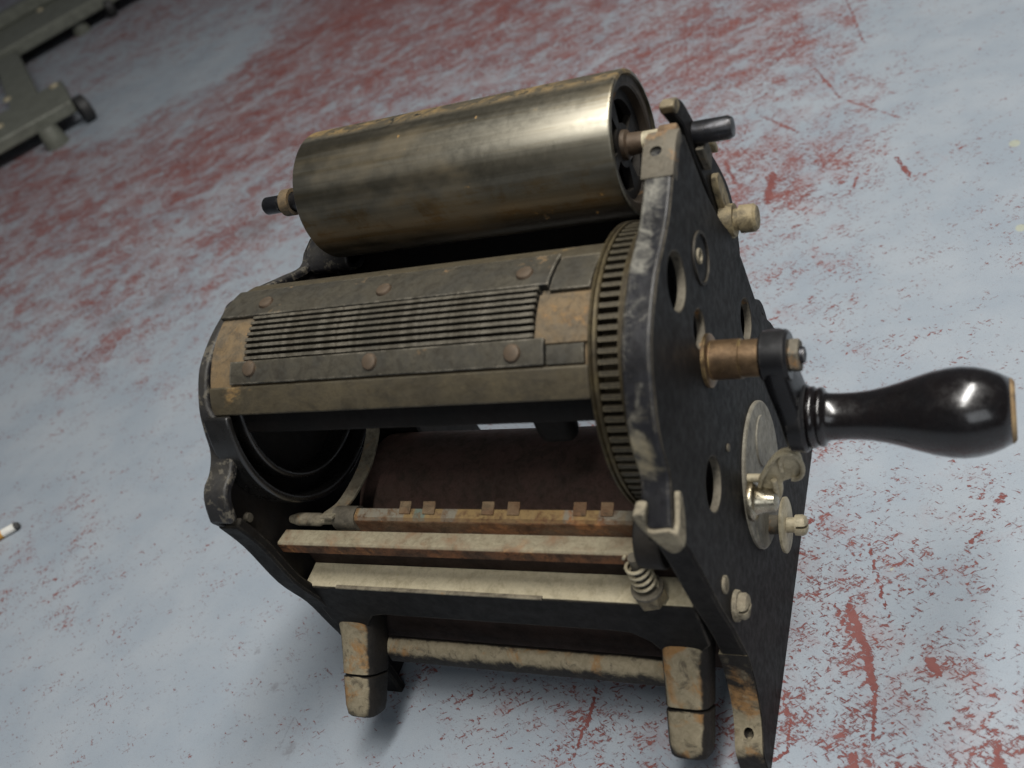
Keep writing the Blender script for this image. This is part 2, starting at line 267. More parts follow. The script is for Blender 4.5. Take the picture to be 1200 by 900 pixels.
SEG = [((0.0308, 0.0954), (0.0433, 0.0637), 0.00257), ((0.0233, 0.0972), (0.0337, 0.0722), 0.0009), ((0.0433, 0.0637), (0.0449, 0.0503), 0.00274), ((0.0463, 0.0479), (0.0478, 0.0184), 0.00147), ((0.0388, 0.138), (0.0467, 0.1088), 0.0008), ((0.0467, 0.1088), (0.0519, 0.0913), 0.0013), ((0.0379, 0.0095), (0.0403, 0.0032), 0.00214), ((0.1027, 0.02), (0.104, 0.0117), 0.00285), ((0.0006, 0.0398), (0.0066, 0.0218), 0.00123), ((0.0066, 0.0218), (0.0072, 0.0078), 0.00121), ((0.0072, 0.0078), (-0.0002, 0.0013), 0.0012), ((0.0729, 0.0653), (0.0771, 0.0583), 0.00248), ((-0.0256, 0.8838), (-0.0012, 0.7734), 0.00133), ((-0.0463, 0.7382), (-0.016, 0.6677), 0.00143), ((-0.016, 0.6677), (0.0394, 0.6134), 0.00112), ((-0.2265, 0.9628), (-0.1865, 0.7751), 0.00145), ((-0.0926, 0.662), (-0.0508, 0.6173), 0.0018), ((-0.0665, 0.5499), (-0.0654, 0.5096), 0.0057), ((-0.1148, 0.5841), (-0.0991, 0.5445), 0.00254), ((0.0043, 0.1562), (-0.001, 0.1483), 0.00247), ((0.0981, 0.1488), (0.0893, 0.1396), 0.00107), ((0.0388, 0.1555), (0.0484, 0.1538), 0.00109), ((0.1072, 0.1716), (0.1109, 0.1766), 0.00219), ((0.0059, 0.5116), (0.0081, 0.5303), 0.00116), ((0.0382, 0.5484), (0.0493, 0.5195), 0.0024), ((-0.1054, 0.0381), (-0.1031, 0.0089), 0.00156), ((-0.1051, 0.0087), (-0.1077, -0.0119), 0.00127), ((-0.006, 0.5817), (-0.0251, 0.5457), 0.00124)]
CTL += [(-0.613, 0.136, 0.33), (-0.632, 0.094, 0.36), (-0.566, 0.067, 0.33), (-0.521, 0.031, 0.16), (-0.572, -0.011, 0.12), (-0.516, 0.002, 0.08), (-0.573, 0.119, 0.12), (-0.581, 0.156, 0.04), (-0.477, 0.057, 0.05)]
CRK = [((-0.3666, 0.05), (-0.3144, 0.0115), 0.00064), ((-0.3144, 0.0115), (-0.2789, -0.0117), 0.0006), ((-0.2789, -0.0117), (-0.2519, -0.0362), 0.00058), ((-0.3031, -0.0086), (-0.3037, -0.032), 0.00059), ((-0.3664, 0.0431), (-0.3849, 0.0346), 0.00064), ((-0.3023, 0.0222), (-0.2818, -0.0062), 0.00048), ((-0.4217, 0.0108), (-0.3793, -0.0416), 0.0005), ((-0.5699, 0.0308), (-0.5662, 0.0672), 0.00153), ((-0.6282, 0.0722), (-0.6139, 0.1174), 0.00205), ((0.051, 0.0923), (0.0383, 0.0833), 0.00051)]
def build_floor():
    xs = np.concatenate([[-8, -5], np.arange(-3.2, -1.0, .03), np.arange(-1.0, -.44, .006), np.arange(-.44, .17, .0024), np.arange(.17, .5, .02), [.8, 1.5, 3, 6]])
    ys = np.concatenate([[-4, -2, -1, -.6, -.4], np.arange(-.25, -.06, .01), np.arange(-.06, .24, .0024), np.arange(.24, 1.0, .003), np.arange(1.0, 2.7, .03), [3, 4, 6, 9]])
    X, Y = np.meshgrid(xs, ys); nx, ny = len(xs), len(ys)
    P = np.stack([X.ravel(), Y.ravel()], 1)
    num = np.zeros(len(P)); den = np.zeros(len(P))
    dcam = np.hypot(P[:, 0] - .12, P[:, 1] + .23) * .02 + .005
    for x, y, d in CTL:
        wgt = 1 / (((P[:, 0] - x) ** 2 + (P[:, 1] - y) ** 2) + dcam ** 2) ** 1.6
        num += wgt * d; den += wgt
    wear = num / den
    wear = wear * np.where(wear > .3, 1 + .35 * np.clip((P[:, 1] - .4) / .5, 0, 1), 1)
    mark = np.zeros(len(P))
    for a, b, hw in SEG:
        a = np.array(a); d = np.array(b) - a; t = np.clip(((P - a) @ d) / (d @ d), 0, 1)
        dist = np.linalg.norm(P - a - t[:, None] * d, axis=1)
        mark = np.maximum(mark, np.clip(1.0 - .5 * dist / max(hw, .0012), 0, 1))
    yel = np.zeros(len(P))
    for c, r in (((.1283, .5443), .0042), ((.1283, .4297), .0036), ((.052, .122), .001)):
        yel = np.maximum(yel, np.clip(1.0 - .5 * np.hypot(P[:, 0] - c[0], (P[:, 1] - c[1]) * .8) / r, 0, 1))
    sc = np.zeros(len(P))
    for c, r in (((-.70, .60), .05), ((-.77, .47), .03), ((-.82, .44), .03), ((-.295, -.03), .008), ((-.33, .01), .006), ((-.36, .035), .005)):
        sc = np.maximum(sc, np.clip(.8 - .5 * np.hypot(P[:, 0] - c[0], P[:, 1] - c[1]) / r, 0, 1))
    for a, b, hw in CRK:
        a = np.array(a); d = np.array(b) - a; t = np.clip(((P - a) @ d) / (d @ d), 0, 1)
        sc = np.maximum(sc, np.clip(.66 - .3 * np.linalg.norm(P - a - t[:, None] * d, axis=1) / max(hw, .0012), 0, 1))
    me = bpy.data.meshes.new('floor')
    V = np.zeros((nx * ny, 3)); V[:, :2] = P
    i = (np.arange(ny - 1)[:, None] * nx + np.arange(nx - 1)[None, :]).ravel()
    F = np.stack([i, i + 1, i + nx + 1, i + nx], 1)
    me.from_pydata(V.tolist(), [], F.tolist())
    for nme, arr in (('wear', wear), ('mark', mark), ('yellow', yel), ('scuff', sc)):
        at = me.attributes.new(nme, 'FLOAT', 'POINT'); at.data.foreach_set('value', arr.astype(np.float32))
    me.materials.append(floor_mat())
    o = bpy.data.objects.new('floor', me); C.objects.link(o); o['kind'] = 'structure'
    o['label'] = 'chipped grey painted floor showing red paint beneath'
build_floor()

# ---------------------------------------------------------------- mesh helpers (all lengths in millimetres)
K = .001
def finish(bm, angle=35):
    bmesh.ops.recalc_face_normals(bm, faces=bm.faces)
    bmesh.ops.scale(bm, vec=(K, K, K), verts=bm.verts)
    me = bpy.data.meshes.new('m'); bm.to_mesh(me); bm.free()
    for p in me.polygons: p.use_smooth = True
    me.set_sharp_from_angle(angle=math.radians(angle))
    return me
def obj(name, me, mat, parent=None, mw=None, bevel=0, seg=2, local=False):
    if me.users == 0: me.name = name
    if not me.materials: me.materials.append(M[mat] if isinstance(mat, str) else mat)
    o = bpy.data.objects.new(name, me); C.objects.link(o)
    if parent:
        o.parent = parent
        o.matrix_parent_inverse = Matrix.Translation(-parent.location) if parent.type == 'EMPTY' else (Matrix() if local else parent.matrix_basis.inverted())
    if mw is not None: o.matrix_basis = mw
    if bevel:
        b = o.modifiers.new('bevel', 'BEVEL'); b.width = bevel * K; b.segments = seg; b.limit_method = 'ANGLE'; b.angle_limit = math.radians(38)
        b.harden_normals = False
    return o
def smooth_poly(pts, n=4, closed=False):
    out = []; N = len(pts)
    rng = range(N) if closed else range(N - 1)
    for i in rng:
        g = lambda k: Vector(pts[k % N]) if closed else Vector(pts[max(0, min(N - 1, k))])
        p0, p1, p2, p3 = g(i - 1), g(i), g(i + 1), g(i + 2)
        for j in range(n):
            t = j / n
            out.append(tuple(.5 * ((2 * p1) + (p2 - p0) * t + (2 * p0 - 5 * p1 + 4 * p2 - p3) * t * t + (3 * p1 - p0 - 3 * p2 + p3) * t ** 3)))
    if not closed: out.append(tuple(pts[-1]))
    return out
def circle(c, r, n=28): return [(c[0] + r * math.cos(2 * math.pi * i / n), c[1] + r * math.sin(2 * math.pi * i / n)) for i in range(n)]
def place(axis, u, v, h):
    return {'X': (h, u, v), 'Y': (u, h, v), 'Z': (u, v, h)}[axis]
def prism(loops, h0, h1, axis='X', bm=None):
    """outline (first loop) with holes (others) in the plane across axis, extruded from h0 to h1"""
    own = bm is None
    if own: bm = bmesh.new()
    if loops and not isinstance(loops[0][0], (tuple, list)): loops = [loops]
    edges = []; rings = []
    for lp in loops:
        vs = [bm.verts.new(place(axis, p[0], p[1], h0)) for p in lp]; rings.append(vs)
        for i in range(len(vs)): edges.append(bm.edges.new((vs[i], vs[(i + 1) % len(vs)])))
    if len(loops) == 1: fs = [bm.faces.new(rings[0])]
    else: fs = [g for g in bmesh.ops.triangle_fill(bm, use_beauty=True, edges=edges)['geom'] if isinstance(g, bmesh.types.BMFace)]
    r = bmesh.ops.extrude_face_region(bm, geom=fs)
    d = Vector(place(axis, 0, 0, h1 - h0))
    bmesh.ops.translate(bm, vec=d, verts=[g for g in r['geom'] if isinstance(g, bmesh.types.BMVert)])
    return finish(bm) if own else bm
def strip(poly, t, x0, x1, side=1, bm=None, off=0.0):
    """a band that follows a line in the YZ plane, thickness t to one side, from x0 to x1"""
    own = bm is None
    if own: bm = bmesh.new()
    P = [Vector(p) for p in poly]; rows = []
    for i, p in enumerate(P):
        a = P[max(0, i - 1)]; b = P[min(len(P) - 1, i + 1)]; tg = (b - a).normalized(); nrm = Vector((tg.y, -tg.x)) * side
        q = p + nrm * t; p = p - nrm * off
        xe = x1[i] if isinstance(x1, list) else x1
        rows.append([bm.verts.new((x0, p.x, p.y)), bm.verts.new((xe, p.x, p.y)), bm.verts.new((xe, q.x, q.y)), bm.verts.new((x0, q.x, q.y))])
    for a, b in zip(rows, rows[1:]):
        for k in range(4): bm.faces.new((a[k], a[(k + 1) % 4], b[(k + 1) % 4], b[k]))
    bm.faces.new(rows[0]); bm.faces.new(rows[-1])
    return finish(bm) if own else bm
def lathe(profile, c=(0, 0), n=48, bm=None, axis='X', angle=35):
    """profile of (x, r) turned about the line parallel to X through (y, z) = c"""
    own = bm is None
    if own: bm = bmesh.new()
    rows = []
    for x, r in profile:
        if r < 1e-6: rows.append([bm.verts.new(place(axis, c[0], c[1], x))])
        else: rows.append([bm.verts.new(place(axis, c[0] + r * math.cos(2 * math.pi * i / n), c[1] + r * math.sin(2 * math.pi * i / n), x)) for i in range(n)])
    for a, b in zip(rows, rows[1:]):
        for i in range(n):
            j = (i + 1) % n
            if len(a) == 1 and len(b) == 1: continue
            if len(a) == 1: bm.faces.new((a[0], b[i], b[j]))
            elif len(b) == 1: bm.faces.new((a[i], b[0], a[j]))
            else: bm.faces.new((a[i], b[i], b[j], a[j]))
    return finish(bm, angle) if own else bm
def box(x0, x1, y0, y1, z0, z1, bm=None):
    own = bm is None
    if own: bm = bmesh.new()
    r = bmesh.ops.create_cube(bm, size=1)
    for v in r['verts']:
        v.co = Vector(((x0 + x1) / 2 + v.co.x * (x1 - x0), (y0 + y1) / 2 + v.co.y * (y1 - y0), (z0 + z1) / 2 + v.co.z * (z1 - z0)))
    return finish(bm) if own else bm
def tube(path, r, n=10, bm=None, caps=True):
    own = bm is None
    if own: bm = bmesh.new()
    P = [Vector(p) for p in path]; rows = []; up = Vector((0.13, .31, .94)).normalized()
    for i, p in enumerate(P):
        t = (P[min(len(P) - 1, i + 1)] - P[max(0, i - 1)]).normalized()
        a = t.cross(up).normalized(); b = t.cross(a)
        rr = r[i] if isinstance(r, (list, tuple)) else r
        rows.append([bm.verts.new(p + (a * math.cos(2 * math.pi * k / n) + b * math.sin(2 * math.pi * k / n)) * rr) for k in range(n)])
    for a, b in zip(rows, rows[1:]):
        for k in range(n): bm.faces.new((a[k], a[(k + 1) % n], b[(k + 1) % n], b[k]))
    if caps: bm.faces.new(rows[0]); bm.faces.new(rows[-1])
    return finish(bm) if own else bm
def hexpoly(c, r, rot=0): return [(c[0] + r * math.cos(math.radians(60 * i + rot)), c[1] + r * math.sin(math.radians(60 * i + rot))) for i in range(6)]
def cut(o, me_cut):
    c = bpy.data.objects.new('cutter', me_cut); C.objects.link(c)
    m = o.modifiers.new('b', 'BOOLEAN'); m.object = c; m.operation = 'DIFFERENCE'; m.solver = 'EXACT'
    bpy.context.view_layer.update(); dg = bpy.context.evaluated_depsgraph_get()
    new = bpy.data.meshes.new_from_object(o.evaluated_get(dg)); o.modifiers.clear()
    o.data = new; bpy.data.objects.remove(c)
    for p in new.polygons: p.use_smooth = True
    new.set_sharp_from_angle(angle=math.radians(30))
def slotted_screw(name, c, x, r, h, mat, parent, rot=20):
    o = obj(name, lathe([(x, 0), (x, r * .96), (x + h * .55, r), (x + h * .85, r * .86), (x + h, r * .5), (x + h, 0)], c, 24), mat, parent)
    bm = bmesh.new(); box(-h, h * .5, -r * 1.2, r * 1.2, -r * .13, r * .13, bm)
    bmesh.ops.rotate(bm, cent=(0, 0, 0), matrix=Matrix.Rotation(math.radians(rot), 3, 'X'), verts=bm.verts)
    bmesh.ops.translate(bm, vec=(x + h * 1.15, c[0], c[1]), verts=bm.verts)
    cut(o, finish(bm)); return o

# ---------------------------------------------------------------- the machine
mach = bpy.data.objects.new('rotary_printing_machine', None); C.objects.link(mach)
mach.location = (-.12, .1, 0); mach.empty_display_size = .05
mach['label'] = 'old black iron rotary printing machine with rusty drum and black crank handle'
mach['category'] = 'printing machine'
AX = (84.3, 202.0)           # drum axis (y, z)
RA = (168.0, 266.4)          # ink roller axis

# ---- right side plate
front_low = smooth_poly([(18, 72), (14.5, 100), (10, 124), (5.5, 158), (1.5, 180), (-3, 188)], 3)
toe = smooth_poly([(-6, 0.4), (-6, 8), (-3.5, 19), (7, 30), (15, 50), (18, 72)], 4)
front_up = smooth_poly([(-4, 196), (2.5, 203), (10, 211), (13, 226), (19, 238), (32, 254), (45, 262), (62, 268.5), (77, 271), (90, 273.5), (105, 279), (118, 285), (132, 288)], 4)
back = smooth_poly([(137, 283), (141, 264), (145, 248), (154, 227), (164, 211), (171, 190), (174.5, 168), (180, 147), (200, 116), (215, 60), (222, .3)], 3)
outline = toe + front_low[1:] + front_up + back
holes = [circle((77.7, 252), 12.6), circle((152, 166.5), 11.5), circle((46.4, 163.5), 12.6), circle((86, 219), 9)]
rp = obj('side_plate', prism([outline] + holes, -3.4, 0), 'enamel', mach, bevel=.5)
rp['label'] = 'flat black right hand side plate with round holes'
obj('flange', strip(front_up, 5.5, -12.6, -.5, off=.6), 'flange_worn', rp, bevel=1.3, seg=3)
obj('flange', strip(front_low, 5.0, -12.8, -.5, off=.6), 'enamel', rp, bevel=1.0)
tf = obj('foot', strip(toe, 7.5, -14.2, -.5, off=.6), 'lug', rp)
cut(tf, lathe([(-30, 0), (-30, 2.6), (30, 2.6), (30, 0)], (-7.0, 0), 20, axis='Y') if False else tube([(-7.0, -30, 34), (-7.0, 30, 18)], 2.5, 20))
# lining of the holes (pale dusty bores)
for c, r in (((77.7, 252), 12.6), ((152, 166.5), 11.5), ((46.4, 163.5), 12.6), ((86, 219), 9)):
    bm = bmesh.new(); lathe([(-3.7, r + .6), (-3.7, r - .35), (-.25, r - .35), (-.25, r + .02), (-.26, r + .6)], c, 32, bm)
    obj('hole_rim', finish(bm), 'bare_grey', rp)
# blind recess with a boss
obj('recess_ring', lathe([(.0, 12.2), (.9, 12.0), (.9, 10.7), (.0, 10.4)], (113, 236.4), 32), 'enamel', rp)
obj('recess_ring', lathe([(.0, 3.6), (1.0, 3.4), (1.0, 2.2), (.0, 2.0)], (111, 239), 20), 'bare', rp)
# bare chipped lip at the notch of the flange
bm = bmesh.new()
prism(smooth_poly([(-13.6, 206), (-13.2, 200), (-10.5, 193), (-6.5, 185.5), (-3, 182.5), (1.4, 186), (1.4, 194), (-2, 196.5), (-8.5, 195.5), (-10.5, 198), (-9, 206)], 3, True), -5.5, 1.5, 'Y', bm)
prism(smooth_poly([(-5.5, 186.5), (-1, 186), (3.5, 189.5), (7.5, 195), (10, 201), (8.2, 203.5), (4, 200), (-.5, 196.5), (-5.5, 195)], 3, True), -.5, 1.9, 'X', bm)
obj('chipped_lip', finish(bm), 'bare', rp, bevel=.5)
# bearing cap on the crest of the plate
bm = bmesh.new()
strip([(109, 282.2), (115, 285.4), (122, 288.4), (129, 290.0), (134, 289.2)], 6.5, -14.0, .3, 1, bm)
bc = obj('bearing_cap', finish(bm), 'bare_grey', rp, bevel=.8)
bm = bmesh.new(); tube([(-8, 116, 300), (-8, 124, 278)], 2.6, 18, bm); cut(bc, finish(bm))
# small fastenings on the plate
slotted_screw('screw', (20.5, 125.5), 0, 4.2, 1.6, 'bare', rp, 70)
slotted_screw('screw', (74.5, 156), 0, 2.0, 1.0, 'bare_grey', rp, 15)
obj('washer', lathe([(0, 0), (0, 7.4), (2.2, 7.2), (2.2, 0)], (23.7, 104.5), 28), 'bare', rp, bevel=.3)
slotted_screw('screw', (23.7, 104.5), 2.2, 6.2, 4.5, 'bare', rp, -25)

# ---- left side plate
lfront_up = smooth_poly([(-1, 190), (3.5, 200), (9, 205.5), (17, 208), (25, 214.5), (30, 225), (36, 235), (48, 246.5), (59, 251.5), (71, 254.5), (83, 256), (91, 257), (112, 249.5), (132, 241), (150, 234), (160, 238)], 4)
lfront_low = smooth_poly([(16, .3), (17, 20), (17, 40), (16.5, 60), (15, 78), (13, 102), (7, 129), (5, 163), (1, 185)], 4)
lback = smooth_poly([(170, 240), (171, 190), (174.5, 168), (180, 147), (200, 116), (215, 60), (222, .3)], 3)
lp = obj('side_plate', prism([lfront_low + lfront_up + lback], -243, -238.5), 'enamel_dark', mach, bevel=.5)
lp['label'] = 'black left hand side plate with worn rounded flange'
wid = [-228.5 if z < 222 and y < 60 else (-228.5 - 8.7 * min(1, (z - 222) / 14) if y < 60 else -237.2) for y, z in lfront_up]
obj('flange', strip(lfront_up, 4.5, -243.5, wid, off=.7), 'enamel_worn', lp, bevel=1.5, seg=3)
obj('flange', strip(lfront_low, 5.5, -243.6, -230.5, off=.6), 'enamel', lp, bevel=1.2)
for r0, r1, h in ((63, 58.9, -222.5), (50, 46.5, -225)):
    lo = [(AX[0] + r0 * math.cos(math.radians(a)), AX[1] + r0 * math.sin(math.radians(a))) for a in range(150, 372, 4)]
    bm = bmesh.new(); strip(lo, r0 - r1, -238.4, h, -1, bm)
    obj('raised_ring', finish(bm), 'gloss', lp, bevel=1.4, seg=3)
obj('screw', lathe([(-238.6, 0), (-238.6, 3), (-236, 2.4), (-235.6, 0)], (14, 176), 16), 'bare_grey', lp)

# ---- ink roller and its levers
xr0, xr1, R = -210.3, -33.3, 34.4
ir = obj('ink_roller', lathe([(xr0, R - 3.2), (xr0, R - .7), (xr0 + .8, R), (xr1 - 1.2, R), (xr1 - .3, R - .5), (xr1, R - 1.2), (xr1, R - 2.2), (xr1 - 1.6, R - 2.8), (xr1 - 9, R - 3.2)], RA, 96), 'roller', mach)
ir['label'] = 'long tarnished metal ink roller with brown stains'
def kidney(r0, r1, a0, a1, n=9):
    o = [(RA[0] + r1 * math.cos(math.radians(a0 + (a1 - a0) * i / n)), RA[1] + r1 * math.sin(math.radians(a0 + (a1 - a0) * i / n))) for i in range(n + 1)]
    o += [(RA[0] + r0 * math.cos(math.radians(a1 - (a1 - a0) * i / n)), RA[1] + r0 * math.sin(math.radians(a1 - (a1 - a0) * i / n))) for i in range(n + 1)]
    return o
obj('rim', lathe([(xr1 - 2.0, R - 2.4), (xr1 - 1.4, R - 3.0), (xr1 - 1.4, R - 6.6), (xr1 - 2.2, R - 7.6), (xr1 - 9.5, R - 8.4)], RA, 72), 'rim_rust', ir)
obj('web', prism([circle(RA, R - 6.0, 48)] + [kidney(10.5, 21.5, a, a + 66) for a in (12, 102, 192, 282)], xr1 - 10, xr1 - 6.0), 'enamel_dark', ir, bevel=1.0)
obj('hub', lathe([(xr1 - 8, 7.6), (xr1 - 4, 7.0), (xr1 - 3, 5.4), (xr1 + 4, 5.0), (xr1 + 4, 0)], RA, 32), 'rivet', ir)
obj('end_disc', lathe([(xr0 + 2, R - 1), (xr0 + 2, 0)], RA, 48), 'enamel_dark', ir)
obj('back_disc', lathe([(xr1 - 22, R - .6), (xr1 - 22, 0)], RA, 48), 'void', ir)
obj('shaft', lathe([(xr1, 0), (xr1, 4.6), (-12, 4.6), (-12, 5.4), (10.5, 5.4), (12.5, 4.4), (13, 0)], RA, 32), 'shaft', ir)
obj('journal', lathe([(xr1 + 2, 4.9), (-13, 4.9)], RA, 32), 'zinc', ir)
obj('shaft_stub', lathe([(xr0 + 2, 5.2), (xr0 - 27, 5.2), (xr0 - 27, 4.5), (-246.5, 4.5), (-246.5, 5.0), (-256.5, 5.0), (-257.5, 4.2), (-257.5, 0)], RA, 28), 'shaft', ir)
obj('stub_collar', lathe([(-243, 5.6), (-243, 7.6), (-237, 7.6), (-237, 5.6)], RA, 28), 'rust_plate', ir)
cres = smooth_poly([(149, 289), (156, 291), (164, 285), (171.5, 271), (179, 257), (187, 242), (197, 222), (199, 205), (191, 184), (182, 178), (178, 190), (176, 204), (169, 220), (166, 236), (162, 250), (158, 266), (157, 277)], 3, True)
lv = obj('roller_lever', prism(cres, -11, -5.2), 'enamel', mach, bevel=.8)
lv['label'] = 'curved black lever carrying the right end of the ink roller'
obj('catch', prism(smooth_poly([(148, 292.5), (156, 292), (158, 287), (151, 286.5)], 2, True), -11.4, -4.7), 'brassy_tan', lv, bevel=.8)
obj('catch', prism([(137, 284), (146, 285.5), (149, 280), (140, 278)], -13, -4.4), 'rust_bar', lv, bevel=1.0)
obj('bearing_shoe', prism([(161, 262), (172, 260), (174, 251), (166, 247)], -5.2, -1.2), 'bare_grey', lv, bevel=.8)
obj('link', prism(smooth_poly([(171, 236), (178, 238), (183, 222), (180, 200), (173, 204), (172, 220)], 3, True), -5.2, -1.8), 'brassy_tan', lv, bevel=.6)
obj('bolt', lathe([(-5, 8.2), (1.5, 8.2), (1.5, 5.4), (4.2, 5.4), (4.2, 6.9), (11, 6.9), (12.4, 5.6), (12.4, 0)], (172.5, 213.5), 28), 'brassy_tan', lv)
obj('bolt', prism([(183, 256), (188, 247), (186, 244), (181, 252)], -5.2, -2), 'brassy_tan', lv, bevel=.6)
ll = obj('roller_lever', prism(smooth_poly([(161, 272), (172, 274), (177, 266), (174, 246), (168, 228), (158, 226), (152, 232), (157, 246)], 3, True), -217, -211), 'enamel_worn', mach, bevel=1)
bm = bmesh.new(); prism(smooth_poly([(150, 230), (158, 240), (170, 240), (171, 226), (160, 222)], 3, True), -239.5, -211, 'X', bm)
obj('pivot_arm', finish(bm), 'enamel_worn', ll, bevel=1.0)
# dark panel added below the ink roller to black out the space behind
tr = obj('dark_back_panel', strip(smooth_poly([(150, 178), (166, 190), (172, 210), (172, 226), (178, 236)], 4), 2.5, -245, -15, 1), 'void', mach)
ear = obj('rear_bracket', prism([smooth_poly([(183, 150), (196, 144), (205, 132), (205, 112), (196, 100), (184, 110)], 4, True), circle((196, 128), 4.2, 16)], -14, -5), 'enamel', mach, bevel=.8)

# ---- printing drum
def arc(r, a0, a1, n=24): return [(AX[0] + r * math.cos(math.radians(a0 + (a1 - a0) * i / n)), AX[1] + r * math.sin(math.radians(a0 + (a1 - a0) * i / n))) for i in range(n + 1)]
def seg(r0, r1, a0, a1, x0, x1, bm=None, n=24): return prism(arc(r1, a0, a1, n) + arc(r0, a1, a0, n), x0, x1, 'X', bm)
dr = obj('drum', seg(43, 54.6, 40, 149, -236.3, -33.5), 'rust_plate', mach, bevel=.6)
dr['label'] = 'printing drum with slotted type bed, rusty at both ends'
obj('drum_edge', seg(40, 57.6, 136.2, 150.5, -236.6, -33, n=10), 'drum', dr, bevel=3.0, seg=4)
obj('drum_edge', seg(50, 57.3, 66, 80, -236.6, -33, n=10), 'drum', dr, bevel=2.5, seg=3)
obj('end_plate', seg(50, 56.4, 96, 137, -236.4, -215.5, n=14), 'rust_plate', dr, bevel=.3)
obj('end_plate', seg(50, 56.2, 103, 126.5, -57.5, -33.3, n=14), 'rust_plate', dr, bevel=.3)
obj('end_plate', seg(50, 56.9, 78, 101.3, -53.5, -35, n=14), 'steel', dr, bevel=.4)
obj('end_plate', seg(50, 56.7, 127, 135.6, -52, -35, n=10), 'steel', dr, bevel=.4)
obj('clamp_strip', seg(50, 58.6, 78, 99.3, -237.0, -53.8, n=16), 'steel', dr, bevel=.5)
obj('clamp_strip', seg(50, 58.6, 124.2, 135.4, -222, -52.2, n=12), 'steel', dr, bevel=.5)
rail = seg(50, 58.2, -.74, .74, -214.5, -57.6, n=2)
obj('slot_bed', seg(50, 54.8, 99.2, 124.3, -215.6, -57.4, n=12), 'void', dr)  # bed coloured black to deepen the shade between the rails
mm = Matrix.Translation((0, -AX[0] * K, -AX[1] * K)); rail.transform(mm)
tA = Matrix.Translation((0, AX[0] * K, AX[1] * K))
for i in range(8):
    o = obj('type_rail', rail, 'rail', dr, tA @ Matrix.Rotation(math.radians(100.6 + i * 3.16), 4, 'X') @ Matrix.Translation((random.uniform(-.6, .6) * K, 0, 0)))
riv = lathe([(58.2, 0), (58.2, 4.1), (59.0, 4.0), (59.7, 3.5), (60.0, 2.4), (60.1, 0)], (0, 0), 18)
for x, a in ((-211.2, 91.3), (-140.1, 91.7), (-66.8, 91.4), (-209.4, 128.1), (-138.7, 129), (-66.5, 129.8)):
    # the rivet mesh points along X: turn it to point outwards from the drum
    o = obj('rivet', riv, 'rivet', dr, tA @ Matrix.Rotation(math.radians(a), 4, 'X') @ Matrix.Translation((x * K, 0, 0)) @ Matrix.Rotation(math.radians(90), 4, 'Z'))
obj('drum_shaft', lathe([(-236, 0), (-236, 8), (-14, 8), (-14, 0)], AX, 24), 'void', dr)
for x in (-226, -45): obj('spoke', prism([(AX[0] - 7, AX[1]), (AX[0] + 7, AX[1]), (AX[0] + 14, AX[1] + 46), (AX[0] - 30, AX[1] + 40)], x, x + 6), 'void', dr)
obj('dark_underside', seg(34, 48, 150.6, 166, -236.4, -34, n=6), 'void', dr, bevel=1.5)  # black band added below the drum edge to keep that space dark
obj('dark_gap_sheet', box(-236, -200, 118, 121, 108, 216), 'void', mach)  # added dark sheet that blacks out the left end of the gap
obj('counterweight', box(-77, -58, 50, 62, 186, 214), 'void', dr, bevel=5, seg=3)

# ---- toothed ring beside the drum
gr = obj('gear_ring', lathe([(-29.6, 52), (-30.4, 63.4), (-29.8, 64.5), (-28.8, 64.6), (-28.2, 63.6), (-27.6, 63.5), (-27.2, 64.6), (-26.2, 64.6), (-26.0, 58.4), (-17.6, 58.4), (-17.4, 64.3), (-15.0, 64.3), (-14.4, 63.4), (-14.6, 61)], AX, 120), 'gear_rim', mach)
obj('web', lathe([(-15.2, 61.5), (-15.2, 9)], AX, 72), 'void', gr)  # coloured black so the plate holes look dark inside
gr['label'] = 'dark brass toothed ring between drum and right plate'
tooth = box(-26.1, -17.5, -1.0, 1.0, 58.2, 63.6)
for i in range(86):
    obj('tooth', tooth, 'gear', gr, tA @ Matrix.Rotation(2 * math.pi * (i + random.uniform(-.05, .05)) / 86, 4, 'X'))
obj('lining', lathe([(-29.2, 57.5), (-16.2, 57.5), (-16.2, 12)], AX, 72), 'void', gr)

# ---- impression roller, bars and shelf at the front
im = obj('impression_roller', lathe([(-217, 0), (-217, 40.5), (-215.5, 41.8), (-31.5, 41.8), (-30, 40), (-30, 0)], (90, 97.2), 72), 'rubber', mach)
im['label'] = 'dark brown rubber impression roller under the drum'
obj('shaft', lathe([(-236, 0), (-236, 7), (-217, 7), (-217, 0)], (90, 97.2), 20), 'void', im)
gb = obj('gripper_bar', prism([(30, 145.5), (33, 143.5), (37.5, 145), (38.5, 152), (36.5, 157), (31.5, 155.8), (30, 154)], -203, -33, 'X'), 'gripper', mach, bevel=.5)
gb['label'] = 'rusty flat sided bar with small metal fingers'
obj('spindle', lathe([(-235.5, 0), (-235.5, 2.2), (-230, 3.6), (-216, 3.6), (-214, 2.6), (-202, 2.6), (-202, 0)], (33.5, 150.5), 20), 'bare', gb)
obj('sleeve', lathe([(-204, 4), (-204, 6.4), (-190, 6.4), (-190, 4)], (34.5, 151), 24), 'bare_grey', gb)
for x0, x1 in ((-162.4, -155.7), (-148.5, -141.4), (-114.6, -107.9), (-100.5, -94), (-66, -59.5), (-52.3, -46.1)):
    obj('finger', strip([(33.0, 157.0), (35.6, 158.2), (37.6, 159.0), (38.8, 159.9)], .7, x0, x1, 1), 'rust_bar', gb, bevel=.2)
cv = obj('curved_strap', strip(smooth_poly([(29, 158.5), (34, 156.5), (45, 151.5), (60, 150), (75, 151), (92, 158), (102, 170)], 5), 1.6, -210, -201.5, 1), 'bare', mach, bevel=.3)
cv['label'] = 'thin curved metal strap rising to the drum'
